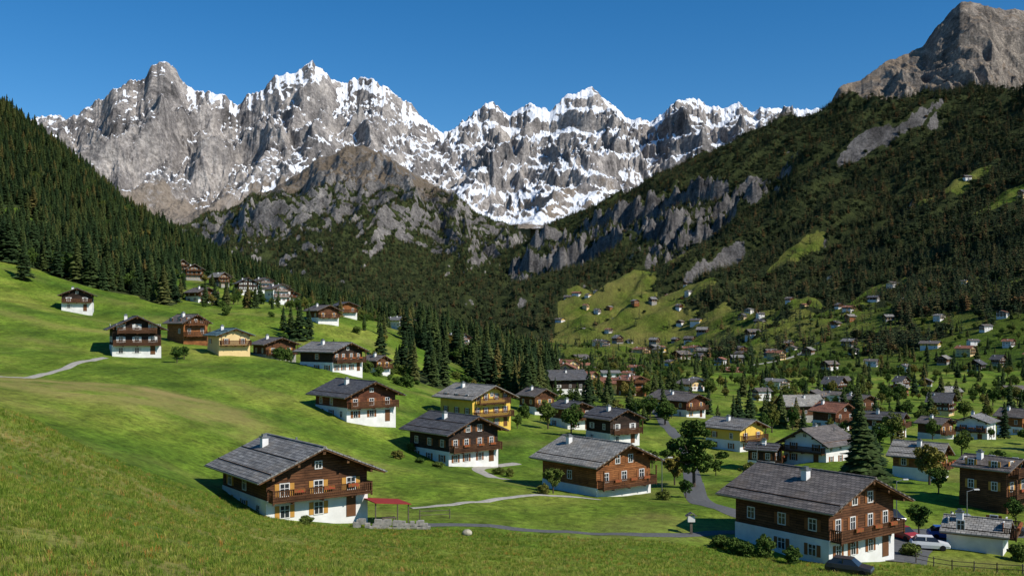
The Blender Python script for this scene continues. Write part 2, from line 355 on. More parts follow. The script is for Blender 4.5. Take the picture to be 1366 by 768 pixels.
C = massif(-.50, .12, 800, RC, 4100, 6000, 412, 480, .95, 280, 400, .004, 300, .03, .38, .56, .11, (620, 1300), (280, 440))
nzb = C.normals(blur(C.Z, 2))[...,2]
C.A = {'forest': np.ones_like(C.X),
 'rock': sm(.32, .46, (1-nzb)+.20*fbm(C.X/110, C.Y/110, 5, 411)),
 'alp': sm(640, 800, C.Z+170*fbm(C.X/260, C.Y/260, 5, 421))}
RE = [(900,470),(1000,400),(1060,230),(1120,118),(1160,97),(1190,83),(1215,68),(1232,58),(1245,38),(1258,26),(1270,12),(1284,4),(1296,3),(1312,9),(1335,13),(1366,16),(1500,40),(1800,100)]
E = massif(.20, .85, 800, RE, 4300, 5500, 330, 420, .85, 190, 600, .003, 200, .012, .50, .56, .11, (420, 900), (170, 300))
E.A = {'alp': np.ones_like(E.X),
 'rock': sm(.30, .46, (1-E.nz)+.16*fbm(E.X/90, E.Y/90, 5, 611)+.10*sm(1240, 1275, E.px)*sm(.6, .9, E.f))}
def zt(x, y): return np.maximum(N.sample(x, y), np.where(np.asarray(y) > 565, B.sample(x, y), -999))
N.mesh('meadow_hillside', terrain_mat('meadow_ground', .03, .05, .2, use=('grass', 'forest')))
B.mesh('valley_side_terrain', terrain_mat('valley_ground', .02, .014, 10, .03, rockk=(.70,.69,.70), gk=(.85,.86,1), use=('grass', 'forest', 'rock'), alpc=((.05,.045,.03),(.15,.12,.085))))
D.mesh('snowy_mountain_range', terrain_mat('alpine_rock_snow', .01, .0035, 26, rockk=(1.22,1.17,1.15), use=('rock', 'snow'), alpc=((.14,.115,.09),(.34,.28,.22))))
C.mesh('forested_mountain', terrain_mat('mountain_ground', .01, .009, 14, .025, rockk=(.80,.78,.77), use=('forest', 'rock'), alpc=((.075,.06,.042),(.22,.17,.12))))
E.mesh('rocky_summit', terrain_mat('summit_ground', .01, .009, 14, rockk=(1.0,.90,.80), use=('rock',), alpc=((.13,.10,.072),(.33,.255,.185))))
# ------------------------------------------------------------------ mesh builder
class MB:
    def __init__(s): s.v = []; s.f = []
    def box(s, x0, x1, y0, y1, z0, z1):
        x0, x1 = sorted((x0, x1)); y0, y1 = sorted((y0, y1)); z0, z1 = sorted((z0, z1))
        n = len(s.v)
        s.v += [(x0,y0,z0),(x1,y0,z0),(x1,y1,z0),(x0,y1,z0),(x0,y0,z1),(x1,y0,z1),(x1,y1,z1),(x0,y1,z1)]
        s.f += [tuple(n+i for i in q) for q in ((0,3,2,1),(4,5,6,7),(0,1,5,4),(1,2,6,5),(2,3,7,6),(3,0,4,7))]
    def prism(s, prof, y0, y1):
        n = len(s.v); k = len(prof)
        s.v += [(x, y0, z) for x, z in prof]+[(x, y1, z) for x, z in prof]
        s.f += [tuple(n+i for i in range(k)), tuple(n+k+i for i in reversed(range(k)))]
        for i in range(k):
            j = (i+1) % k; s.f.append((n+j, n+i, n+k+i, n+k+j))
    def chevron(s, X, zl, zr, t, y0, y1):
        n = len(s.v)
        for y in (y0, y1): s.v += [(-X,y,zl),(0,y,zr),(X,y,zl),(X,y,zl-t),(0,y,zr-t),(-X,y,zl-t)]
        s.f += [tuple(n+i for i in q) for q in ((5,4,1,0),(4,3,2,1),(6,7,10,11),(7,8,9,10),(0,1,7,6),(1,2,8,7),(2,3,9,8),(3,4,10,9),(4,5,11,10),(5,0,6,11))]
    def tube(s, p, q, r0, r1, k=7):
        p = np.array(p, float); q = np.array(q, float); d = q-p; d /= np.linalg.norm(d)+1e-9
        a = np.cross(d, (0,0,1) if abs(d[2]) < .9 else (1,0,0)); a /= np.linalg.norm(a); b = np.cross(d, a); n = len(s.v)
        for c, r in ((p, r0), (q, r1)):
            for i in range(k):
                w = 2*math.pi*i/k; s.v.append(tuple(c+r*(math.cos(w)*a+math.sin(w)*b)))
        for i in range(k): s.f.append((n+i, n+(i+1) % k, n+k+(i+1) % k, n+k+i))
        s.f.append(tuple(n+k+i for i in range(k))); s.f.append(tuple(n+i for i in reversed(range(k))))
def mkmesh(name, parts):
    me = bpy.data.meshes.new(name); v = []; f = []; mi = []
    for k, (b, m) in enumerate(parts):
        o = len(v); v += b.v; f += [tuple(o+i for i in q) for q in b.f]; mi += [k]*len(b.f); me.materials.append(m)
    me.from_pydata(v, [], f); me.polygons.foreach_set("material_index", mi); me.update(); return me
def mkobj(name, me, loc=(0,0,0), rz=0, sc=1, parent=None):
    o = bpy.data.objects.new(name, me); o.location = loc; o.rotation_euler = (0, 0, rz)
    o.scale = (sc, sc, sc) if not isinstance(sc, tuple) else sc
    scene.collection.objects.link(o)
    if parent: o.parent = parent
    return o
TM = {'brown': timber('timber_brown', (.17,.073,.032), (.10,.044,.020)), 'dark': timber('timber_dark', (.062,.038,.027), (.036,.024,.017)),
 'red': timber('timber_red', (.19,.070,.034), (.12,.045,.023)), 'orange': timber('timber_orange', (.36,.140,.045), (.23,.088,.03)),
 'yellow': simple('plaster_yellow', (.78,.52,.10), (.68,.44,.08), .8), 'cream': simple('plaster_cream', (.76,.56,.27), (.66,.48,.22), .8),
 'white': simple('plaster_white', (.82,.80,.76), (.64,.62,.58), .7), 'stone': simple('stone_wall', (.42,.39,.34), (.2,.19,.17), 3)}
RF = {'rg': shingle('shingle_grey', (.26,.25,.235), (.16,.155,.145)), 'rb': shingle('shingle_brown', (.175,.152,.135), (.11,.097,.088)),
 'rl': shingle('shingle_light', (.32,.30,.265), (.21,.20,.18)), 'rd': shingle('shingle_dark', (.115,.112,.115), (.075,.074,.076)),
 'rt': shingle('roof_teal', (.12,.20,.22), (.08,.14,.16)), 'rt2': shingle('roof_tile_red', (.34,.15,.09), (.24,.105,.065))}
SH = {'ochre': simple('shutter_ochre', (.55,.28,.06)), 'brownsh': simple('shutter_brown', (.26,.10,.035)), 'white': simple('shutter_white', (.7,.68,.62))}
frame_m = simple('window_frame', (.75,.73,.68)); 
_m = M('window_glass'); _m.b.inputs['Roughness'].default_value = .12; _m.b.inputs['Specular IOR Level'].default_value = .6
glass_m = _m.col((.025,.03,.035))
deck_m = timber('roof_deck_wood', (.16,.08,.035), (.11,.055,.025)); door_m = simple('door_wood', (.16,.07,.03))
rail_m = timber('railing_wood', (.15,.066,.029), (.09,.040,.018)); metal_m = simple('metal_grey', (.3,.3,.3), rough=.4, metal=.8)
flower_m = simple('geraniums', (.45,.03,.03), (.05,.12,.02), 9)
def chalet(name, x, y, z, yaw, W, L, eave, base, up, roof, shut, low, hero=2, seed=0, chim=True, tn_=.42):
    r = random.Random(seed); P = defaultdict(MB); hx, hy = W/2, L/2; rz = eave+hx*tn_; k = W/10.5
    P['plaster_base'].box(-hx-.05, hx+.05, -hy-.05, hy+.05, -5, base)
    P['upper_walls'].prism([(-hx,base),(hx,base),(hx,eave),(0,rz),(-hx,eave)], -hy, hy)
    oh = 1.35*k; og = 1.5*k; X = hx+oh; zl = eave-oh*tn_
    P['roof_deck'].chevron(X-.06, zl+.16+.025, rz+.16, .15, -hy-og+.06, hy+og-.06)
    P['roof'].chevron(X, zl+.30, rz+.30, .135, -hy-og, hy+og)
    P['roof_deck'].box(-.14, .14, -hy-og+.12, -hy, rz-.38, rz-.12)
    for sx in (-1, 1):
        for q in (.5, 1.0):
            xx = sx*hx*q*.97; zc = rz-abs(xx)*tn_
            P['roof_deck'].box(xx-.12, xx+.12, -hy-og+.2, -hy, zc-.36, zc-.10)
            P['roof_deck'].box(xx-.12, xx+.12, hy, hy+og-.2, zc-.36, zc-.10)
    P['ridge_cap'].box(-.16, .16, -hy-og-.02, hy+og+.02, rz+.26, rz+.36)
    for sx in (-1, 1):
        P['gutter'].box(sx*X, sx*(X+.13), -hy-og, hy+og, zl+.14, zl+.25)
        if hero > 1:
            for q in ((.2,) if seed % 3 else (.2, .58)):
                xx = sx*X*(1-q); zc = rz+.30-abs(xx)*(rz-zl)/X
                P['snow_guard'].box(xx-.03, xx+.03, -hy-og+.2, hy+og-.2, zc+.02, zc+.09)
    if chim:
        cx = -hx*.35; cy = r.uniform(-.1, .35)*L; zc = rz-abs(cx)*tn_
        P['chimney'].box(cx-.32, cx+.32, cy-.32, cy+.32, zc-.3, zc+1.15)
        P['chimney_cap'].box(cx-.42, cx+.42, cy-.42, cy+.42, zc+1.15, zc+1.27)
        P['chimney_cap'].box(cx-.22, cx+.22, cy-.22, cy+.22, zc+1.27, zc+1.5)
        if hero > 1: P['chimney_cap'].box(hx*.4, hx*.4+.16, cy+1, cy+1.16, rz-hx*.4*tn_, rz-hx*.4*tn_+.9)
    def bxu(part, fc, u0, u1, d0, d1, z0, z1):
        if fc == 'f': P[part].box(u0, u1, -hy-d0, -hy-d1, z0, z1)
        elif fc == 'b': P[part].box(-u0, -u1, hy+d0, hy+d1, z0, z1)
        elif fc == 'l': P[part].box(-hx-d0, -hx-d1, -u0, -u1, z0, z1)
        else: P[part].box(hx+d0, hx+d1, u0, u1, z0, z1)
    def win(fc, u, zc, w=.9, h=1.15, d=0, sh=True):
        bxu('window_glass', fc, u-w/2, u+w/2, d-.05, d+.025, zc-h/2, zc+h/2)
        t = .09
        for a in ((u-w/2-t, u-w/2, zc-h/2-t, zc+h/2+t), (u+w/2, u+w/2+t, zc-h/2-t, zc+h/2+t), (u-w/2, u+w/2, zc-h/2-t, zc-h/2), (u-w/2, u+w/2, zc+h/2, zc+h/2+t)):
            bxu('window_frames', fc, a[0], a[1], d-.05, d+.07, a[2], a[3])
        bxu('window_frames', fc, u-.03, u+.03, d+.025, d+.055, zc-h/2, zc+h/2)
        if hero > 1: bxu('window_frames', fc, u-w/2, u+w/2, d+.026, d+.05, zc+.1, zc+.15)
        if sh:
            for s_ in (-1, 1):
                a = u+s_*(w/2+t+.02); bxu('shutters', fc, a, a+s_*w*.52, d-.02, d+.05, zc-h/2-.04, zc+h/2+.04)
    fz = []
    if base >= 2: fz.append((base-1.15, .05, False))
    nup = max(1, round((eave-base+.9)/2.7))
    for i in range(nup): fz.append((base+.55+ (1.1 if nup > 1 or eave-base > 2.4 else .75)+i*2.65-.45, 0, True))
    ww = .85*min(1.1, max(.8, k))
    for fi, (zc, d, upf) in enumerate(fz):
        if zc > eave-.3 and not upf: continue
        us = ([-.33, 0, .33] if seed % 2 == 0 else [-.37, -.15, .12, .36]) if W > 8.5 else [-.27, .27]
        for i, q in enumerate(us):
            if not upf and i == len(us)-1:
                bxu('door', 'f', q*W-.5, q*W+.5, .02, d+.05, 0.0, 2.05); continue
            win('f', q*W, zc, ww*(.8 if len(us) > 3 else 1), 1.1, d)
        for fc in 'lr':
            for q in ((-.32, 0.02, .34) if L > 9 else (-.25, .25)):
                if r.random() < .8: win(fc, q*L, zc, ww*.95, 1.0, d, r.random() < .7)
        for q in (-.25, .25): win('b', q*W, zc, ww, 1.0, d, False)
    za = base+nup*2.65+.75
    if rz-za > 1.2:
        for q in ((-.12, .12) if W > 8.5 else (0,)): win('f', q*W, za, .7, .95, 0)
    elif rz-eave > 1.6: win('f', 0, max(eave+.45, base+2.9), .6, .6, 0, False)
    lv = [base+.02] + ([base+2.65] if nup > 1 else [])
    for bi, zb in enumerate(lv):
        bw = hx*.97 if bi == 0 else hx*.8; dp = 1.25
        if zb+1 > eave+1.8 or (hero == 0 and seed % 4 == 3): continue
        P['balcony'].box(-bw, bw, -hy-dp, -hy-.06, zb-.16, zb)
        P['balcony'].box(-bw, bw, -hy-dp-.04, -hy-dp+.05, zb+.92, zb+1.02)
        P['balcony'].box(-bw, bw, -hy-dp-.01, -hy-dp+.03, zb+.08, zb+.16)
        for sx in (-1, 1):
            P['balcony'].box(sx*bw-.05, sx*bw+.05, -hy-dp, -hy-.06, zb+.92, zb+1.02)
            P['balcony'].box(sx*bw-.07, sx*bw+.07, -hy-dp-.06, -hy-dp+.08, zb-.3, min(zb+2.3, eave+.2) if r.random() < .5 else zb+1.05)
        st = .2 if hero > 1 else .45; wd = .13 if hero > 1 else .3
        u = -bw+.1
        while u < bw-.1:
            P['balcony'].box(u, u+wd, -hy-dp+.0, -hy-dp+.025, zb+.16, zb+.92); u += st
        v = .15
        while v < dp-.1:
            for sx in (-1, 1): P['balcony'].box(sx*bw-.012, sx*bw+.012, -hy-v-wd, -hy-v, zb+.05, zb+.92)
            v += st
        for q in (-.6, 0, .6):
            P['balcony'].box(q*bw-.08, q*bw+.08, -hy-dp+.1, -hy-.06, zb-.36, zb-.16)
        if r.random() < .5 and hero > 1:
            for q in (-.5, .1, .6): P['flower_boxes'].box(q*bw-.6, q*bw+.5, -hy-dp-.28, -hy-dp-.05, zb+.72, zb+1.03)
    mt = {'plaster_base': TM[low], 'upper_walls': TM[up], 'roof_deck': deck_m, 'roof': RF[roof], 'ridge_cap': RF[roof], 'gutter': metal_m, 'snow_guard': deck_m,
     'chimney': TM['white'], 'chimney_cap': metal_m, 'window_glass': glass_m, 'window_frames': frame_m, 'shutters': SH[shut], 'door': door_m, 'balcony': rail_m, 'flower_boxes': flower_m}
    if hero == 0:
        return mkmesh(name, [(b, mt[k_]) for k_, b in P.items()])
    e = bpy.data.objects.new(name, None); e.location = (x, y, z); e.rotation_euler = (0, 0, yaw); scene.collection.objects.link(e)
    for k_, b in P.items(): mkobj(k_, mkmesh(k_, [(b, mt[k_])]), parent=e)
    return e
occ = []
for i, (nm, a, h, w, d, yaw, eave, base, up, roof, shut, low) in enumerate(HEROES):
    s = w*d/F/18.2; W = 10.6*s; L = 11.6*s; d2 = d+5*s; x = bx(a, d2)
    th = R(yaw); fx, fy = x+math.sin(th)*L/2, d2-math.cos(th)*L/2
    z = min(float(zt(x, d2)), float(zt(fx, fy))+.7)
    k = max(.8, min(1.15, s))
    chalet(nm, x, d2, z, th, W, L, eave*k, base*k, up, roof, shut, low, 2 if d < 240 else 1, i, tn_=(.42 if i < 6 else random.choice([.36, .42, .48, .54])))
    occ.append((x, d2, 11*s))
def free(x, y, pad=0):
    return all((x-a)**2+(y-b)**2 > (c+pad)**2 for a, b, c in occ)
var = []
cfg = [('brown','rb','ochre','white'),('dark','rd','white','white'),('orange','rb','brownsh','white'),('white','rb','brownsh','white'),('red','rt2','brownsh','white'),('cream','rb','brownsh','white'),('cream','rt2','brownsh','cream'),('brown','rl','ochre','stone'),
 ('white','rg','ochre','white'),('yellow','rb','brownsh','white'),('white','rt2','brownsh','white'),('dark','rg','ochre','stone'),('brown','rd','white','cream'),('orange','rl','brownsh','orange')]
vr = random.Random(5)
for i, (u, ro, s_, lo) in enumerate(cfg): var.append(chalet('village_house', 0,0,0,0, vr.uniform(8.2, 13), vr.uniform(9, 15), vr.uniform(4.2, 7.2), vr.choice([2.2, 2.6, 3.4]), u, ro, s_, lo, 0, 50+i, tn_=vr.uniform(.34, .66)))
def put_house(x, y, yaw, sc, vi):
    mkobj('village_house', var[vi], (x, y, float(zt(x, y))+.2), yaw, (sc*random.uniform(.85, 1.1), sc*random.uniform(.85, 1.15), sc*random.uniform(.85, 1.05))); occ.append((x, y, 10*sc))
for a, d, sc in [(240,520,.8),(258,470,.9),(292,455,.7),(350,470,.9),(328,440,.8),(370,420,.9),(388,452,.6),(535,430,.7),(608,395,.8),(300,520,.6),(375,500,.6),(525,470,.6)]:
    put_house(bx(a, d), d, R(random.uniform(15, 60)), sc*.95, random.choice([0,1,3,4,7,8,11]))
for a, d in [(770,390),(790,400),(812,395),(755,430)]: put_house(bx(a, d), d, R(random.uniform(-30, 60)), .9, 6)
def village(n, a0, a1, d0, d1, s0, s1, pad, cn, seed, nth):
    cnt = tries = 0
    while cnt < n and tries < 5000:
        tries += 1
        a = random.uniform(a0, a1); d = math.exp(random.uniform(math.log(d0), math.log(d1))); x = bx(a, d)
        if d > 560 and float(clearB(np.array([x]), np.array([d]))[0]) < .6: continue
        if forestN(np.array([x]), np.array([d]))[0] > .3 and d < 560: continue
        if fbm(np.array([x/cn]), np.array([d/cn]), 2, seed)[0] < nth or not free(x, d, pad): continue
        put_house(x, d, R(random.choice([35, 35, 40, -50, 120])+random.uniform(-25, 25)), random.uniform(s0, s1), random.randrange(14)); cnt += 1
village(26, 740, 1440, 265, 560, .55, .8, 18, 60, 500, -.05)
village(18, 740, 1440, 560, 1000, .6, .85, 26, 90, 510, -.0)
village(70, 735, 950, 1000, 2500, .9, 1.3, 14, 140, 520, -.12)
village(34, 980, 1200, 900, 1700, .7, 1.0, 24, 200, 530, -.35)
village(14, 1160, 1400, 720, 1750, .7, .95, 24, 200, 540, -.5)
# ------------------------------------------------------------------ trees
def foliage(name, stops, rough=.9):
    m = M(name); m.b.inputs['Roughness'].default_value = rough; m.b.inputs['Specular IOR Level'].default_value = .1
    n = m.noise(m.obj(), .9, 2, .7)
    c = m.ramp(m.rnd(), stops)
    return m.col(m.mix(1, c, m.ramp(n, [(.3, .5), (.7, 1.6)]), 'MULTIPLY'))
con_m = foliage('conifer_needles', [(0, (.018,.036,.013)), (.4, (.032,.054,.017)), (.72, (.052,.074,.020)), (.92, (.085,.092,.026)), (1, (.13,.100,.030))])
conr_m = foliage('mixed_forest_needles', [(0, (.020,.036,.017)), (.4, (.034,.052,.020)), (.70, (.056,.070,.025)), (.88, (.088,.080,.030)), (1, (.15,.085,.033))])
leaf_m = foliage('leaves', [(0, (.045,.085,.016)), (.5, (.075,.115,.022)), (.8, (.12,.14,.028)), (1, (.19,.15,.035))])
bark_m = simple('bark', (.11,.08,.055), (.05,.035,.025), 6)
def conifer(seed, wh, nb, h=16.0, rad=2.7, sub=True):
    r = random.Random(seed); t = MB(); f = MB()
    t.tube((0,0,-.8), (0,0,h*.93), .24, .03, 6)
    for i in range(wh):
        q = (i+.3)/wh; z = h*(.07+.93*q**.93); rr = rad*((1-q)**.78)*r.uniform(.72, 1.15)+.14
        for j in range(nb):
            if r.random() < .08: continue
            a = 2*math.pi*(j+r.random()*.8)/nb+i*1.3; l = rr*r.uniform(.6, 1.22); dr = l*r.uniform(.18, .5); w = l*.30+.12
            ca, sa = math.cos(a), math.sin(a); z0 = z+r.uniform(-.25, .25)
            n = len(f.v); m_ = .55
            f.v += [(0,0,z0+.12), (ca*l*m_-sa*w, sa*l*m_+ca*w, z0-dr*.75), (ca*l, sa*l, z0-dr*.8), (ca*l*m_+sa*w, sa*l*m_-ca*w, z0-dr*.75), (ca*l*m_, sa*l*m_, z0-dr*.15)]
            f.f += [(n,n+1,n+4),(n+1,n+2,n+4),(n+2,n+3,n+4),(n+3,n,n+4)]
            if sub:
                for k in range(2):
                    b = a+r.uniform(-.35, .35); l2 = l*r.uniform(.6, 1.0); cb, sb = math.cos(b), math.sin(b); zz_ = z0-dr*.5; n = len(f.v); w2 = .16+l2*.08
                    f.v += [(cb*l2*.35, sb*l2*.35, zz_+.1), (cb*l2-sb*w2, sb*l2+cb*w2, zz_-.15), (cb*l2*.9+sb*w2, sb*l2*.9-cb*w2, zz_-.75*r.uniform(.6,1.2))]
                    f.f.append((n,n+1,n+2))
    return t, f
def deciduous(seed, h=9.0, rad=3.4, nl=4200, ls=.27, zc0=.60):
    r = random.Random(seed); g = np.random.default_rng(seed); t = MB(); f = MB()
    t.tube((0,0,-.5), (.1,0,h*.4), .26, .17, 8); tips = []
    for i in range(9):
        a = 2*math.pi*i/9+r.random(); el_ = r.uniform(.35, 1.25); ln = h*r.uniform(.22, .36)
        p = (.1*r.random(), 0, h*r.uniform(.25, .42)); q = (math.cos(a)*math.cos(el_)*ln, math.sin(a)*math.cos(el_)*ln, p[2]+math.sin(el_)*ln)
        t.tube(p, q, .11, .05, 5)
        for k in range(2):
            q2 = (q[0]*1.2+r.uniform(-.5,.5), q[1]*1.2+r.uniform(-.5,.5), q[2]+r.uniform(.2, 1.2)); t.tube(q, q2, .05, .015, 4); tips.append(q2)
    cl_ = []
    for i in range(40):
        u = g.normal(size=3); u /= np.linalg.norm(u); rr = r.uniform(.35, 1)
        cl_.append((u[0]*rad*rr*.85, u[1]*rad*rr*.85, h*zc0+u[2]*h*(1-zc0)*.88*rr, r.uniform(.5, 1.2)))
    cl_ += [(a, b, c, .7) for a, b, c in tips]
    for i in range(nl):
        c = cl_[r.randrange(len(cl_))]; u = g.normal(size=3); u /= np.linalg.norm(u); u *= c[3]*r.uniform(.3, 1)**.5
        p = np.array(c[:3])+u*(1,1,.75); a = g.normal(size=3); a /= np.linalg.norm(a); b = np.cross(a, g.normal(size=3)); b /= np.linalg.norm(b); s_ = ls*r.uniform(.6, 1.3); n = len(f.v)
        f.v += [tuple(p-a*s_), tuple(p+b*s_*.6), tuple(p+a*s_), tuple(p-b*s_*.6)]; f.f.append((n,n+1,n+2,n+3))
    return t, f
def treemesh(name, tf, fm): return mkmesh(name, [(tf[0], bark_m), (tf[1], fm)])
CON = [treemesh('conifer', conifer(s, 22, 8, 16, 2.3+.4*s), con_m) for s in (1, 2, 3)]
CONF = [treemesh('conifer_far', conifer(11, 8, 6, 15, 3.2, False), conr_m), treemesh('conifer_far', conifer(12, 6, 5, 12, 3.6, False), conr_m)]
CONN = treemesh('spruce', conifer(77, 38, 13, 16, 4.2), con_m)
DEC = [treemesh('broadleaf', deciduous(s, 9, 3.0+.3*(s-21)), leaf_m) for s in (21, 22)]
DECT = treemesh('broadleaf_tall', deciduous(33, 12, 2.3, 7500, .27, .52), leaf_m)
SHR = treemesh('shrub', deciduous(44, 5, 2.6, 3000, .26, .42), leaf_m)
DECF = treemesh('broadleaf_far', deciduous(45, 10, 4.0, 420, .75), conr_m)
def tree(nm, me, a, d, hsc, wsc=None):
    x = bx(a, d); return mkobj(nm, me, (x, d, float(zt(x, d))-.1), random.uniform(0, 6.28), (wsc or hsc, wsc or hsc, hsc))
def forest(name, proto, x, y, z, sc):
    me = bpy.data.meshes.new(name); n = len(x); me.vertices.add(n)
    me.vertices.foreach_set("co", np.stack([x, y, z], 1).astype(np.float32).ravel())
    for k, v in (('sc', sc), ('rt', rng.uniform(0, 6.28, n)), ('ws', sc*rng.uniform(.75, 1.35, n))):
        at = me.attributes.new(k, 'FLOAT', 'POINT'); at.data.foreach_set('value', np.asarray(v, np.float32))
    o = bpy.data.objects.new(name, me); scene.collection.objects.link(o)
    g = bpy.data.node_groups.new(name, 'GeometryNodeTree'); g.interface.new_socket('Geometry', in_out='INPUT', socket_type='NodeSocketGeometry'); g.interface.new_socket('Geometry', in_out='OUTPUT', socket_type='NodeSocketGeometry')
    gi = g.nodes.new('NodeGroupInput'); go = g.nodes.new('NodeGroupOutput'); ip = g.nodes.new('GeometryNodeInstanceOnPoints'); oi = g.nodes.new('GeometryNodeObjectInfo')
    oi.inputs['Object'].default_value = proto; oi.transform_space = 'ORIGINAL'; oi.inputs['As Instance'].default_value = True
    def na(k):
        q = g.nodes.new('GeometryNodeInputNamedAttribute'); q.data_type = 'FLOAT'; q.inputs['Name'].default_value = k; return q.outputs['Attribute']
    cr = g.nodes.new('ShaderNodeCombineXYZ'); g.links.new(na('rt'), cr.inputs[2])
    cs = g.nodes.new('ShaderNodeCombineXYZ'); w = na('ws'); g.links.new(w, cs.inputs[0]); g.links.new(w, cs.inputs[1]); g.links.new(na('sc'), cs.inputs[2])
    g.links.new(gi.outputs[0], ip.inputs['Points']); g.links.new(oi.outputs['Geometry'], ip.inputs['Instance'])
    g.links.new(cr.outputs[0], ip.inputs['Rotation']); g.links.new(cs.outputs[0], ip.inputs['Scale']); g.links.new(ip.outputs[0], go.inputs[0])
    md = o.modifiers.new('scatter', 'NODES'); md.node_group = g; return o
pc = [tree('conifer_tree', CON[0], 32, 318, .85, 1.15), tree('conifer_tree', CON[1], 400, 300, .75, .95), tree('conifer_tree', CON[2], 812, 300, .8)]
pf = [tree('conifer_tree', CONF[0], 868, 620, .9), tree('conifer_tree', CONF[1], 1340, 640, .9)]
pbf = tree('broadleaf_tree', DECF, 1100, 600, .9)
pdc = [tree('broadleaf_tree', DEC[0], 731, 212, .72), tree('broadleaf_tree', DEC[1], 1240, 150, .75)]
psh = tree('garden_shrub', SHR, 408, 90, .22, .3)
tree('spruce_tree', CONN, 1150, 150, .66, .95); tree('spruce_tree', CONN, 1042, 245, .62, .5); tree('spruce_tree', CONN, 1165, 152, .5, .7)
for a, d, s_ in [(378,312,.5),(388,305,.6),(412,305,.6),(508,300,.7),(840,290,.5),(985,260,.55),(1000,275,.6),(1062,250,.5),(445,262,.4),(245,420,.4),(1340,250,.6),(945,300,.5),(770,285,.5)]:
    tree('conifer_tree', random.choice(CON), a, d, s_, s_*1.15)
tree('broadleaf_tree', DECT, 926, 140, .85, 1.05)
for a, d, s_ in [(738,124,.40),(900,146,.55),(915,128,.3),(1252,138,.45),(1226,112,.42),(1283,190,.6),(236,206,.42),(246,214,.36),(690,205,.35),(870,175,.4),(1000,150,.4),(1180,128,.4),(1355,120,.38),(575,196,.25),(850,232,.5),(1130,200,.45),(1330,165,.5),(955,165,.35),(1215,180,.4)]:
    tree('broadleaf_tree', random.choice(DEC), a, d, s_)
for a, d, s_, w in [(1020,92,.5,.36),(1058,90,.36,.34),(978,93,.34,.36),(962,95,.3,.4),(530,150,.3,.4),(560,152,.2,.3),(995,92,.3,.35),(348,93,.15,.18),(725,122,.3,.3),(885,126,.3,.36),(1215,100,.3,.4),(585,150,.2,.4),(665,152,.25,.4),(548,162,.3,.3),(680,150,.3,.3),(1358,100,.4,.4)]:
    tree('garden_shrub', SHR, a, d, s_, w)
def scatter(n, a0, a1, d0, d1, p=1.0):
    t = (rng.uniform(a0, a1, n)-683)/F
    u = rng.uniform(0, 1, n); y = (d0**p+u*(d1**p-d0**p))**(1/p); return t*y, y
x, y = scatter(19000, -330, 760, 265, 960, 1.7)
keep = forestN(x, y)*rng.uniform(.6, 1.2, len(x)) > .5; keep &= (fbm(x/30, y/30, 3, 640) > -.38) | (y < 380); x, y = x[keep], y[keep]
z = N.sample(x, y)-.3; sc = rng.uniform(.4, 1.15, len(x))*rng.uniform(.8, 1, len(x)); grp = rng.integers(0, 8, len(x))
for k in range(3):
    q = grp % 3 == k if k < 2 else (grp % 3 == 2) & (grp != 5); forest('conifer_forest', pc[k], x[q], y[q], z[q], sc[q])
q = grp == 5; q &= y > 345; forest('broadleaf_forest', pdc[0], x[q], y[q], z[q], sc[q]*1.0)
# trees among the hillside farms
x, y = scatter(900, 225, 560, 330, 570, 1.3); keep = (fbm(x/22, y/22, 3, 660) > .12) & np.array([free(a, b, -2) for a, b in zip(x, y)]); x, y = x[keep], y[keep]
q = rng.uniform(0, 1, len(x)) < .5
forest('hillside_trees', pdc[0], x[q], y[q], zt(x[q], y[q])-.1, rng.uniform(.25, .6, q.sum())); forest('hillside_trees', pc[1], x[~q], y[~q], zt(x[~q], y[~q])-.1, rng.uniform(.25, .6, (~q).sum()))
# right valley side
x, y = scatter(150000, 380, 1640, 640, 5300, 1.05)
c = clearB(x, y); rk = B.sample(x, y, B.A['rock']); ap = B.sample(x, y, B.A['alp'])
lone = (c >= .45) & (rng.uniform(0, 1, len(x)) < .035) & (y > 900)
keep = ((c+.25*fbm(x/14, y/14, 2, 710) < .45) | lone) & (rk < rng.uniform(.12, .75, len(x))) & (ap < .5+rng.uniform(-.3, .2, len(x))) & (fbm(x/70, y/70, 4, 700) > -.33)
x, y = x[keep], y[keep]; z = B.sample(x, y)-.5; sc = rng.uniform(.5, 1.3, len(x))*(1+y/9000); grp = rng.integers(0, 7, len(x))
for k, q in enumerate([grp < 4, (grp == 4) | (grp == 5)]): forest('mountain_forest', pf[k], x[q], y[q], z[q], sc[q])
q = grp == 6; forest('mountain_forest', pbf, x[q], y[q], z[q], sc[q]*.9)
# centre mountain
x, y = scatter(52000, -20, 760, 4150, 5950, 1.2)
rk = C.sample(x, y, C.A['rock']); ap = C.sample(x, y, C.A['alp'])
keep = (rk < .5) & (ap < .5+rng.uniform(-.3, .3, len(x))) & (fbm(x/120, y/120, 4, 720) > -.35); x, y = x[keep], y[keep]
forest('mountain_forest', pf[0], x, y, C.sample(x, y)-1, rng.uniform(.9, 1.6, len(x)))
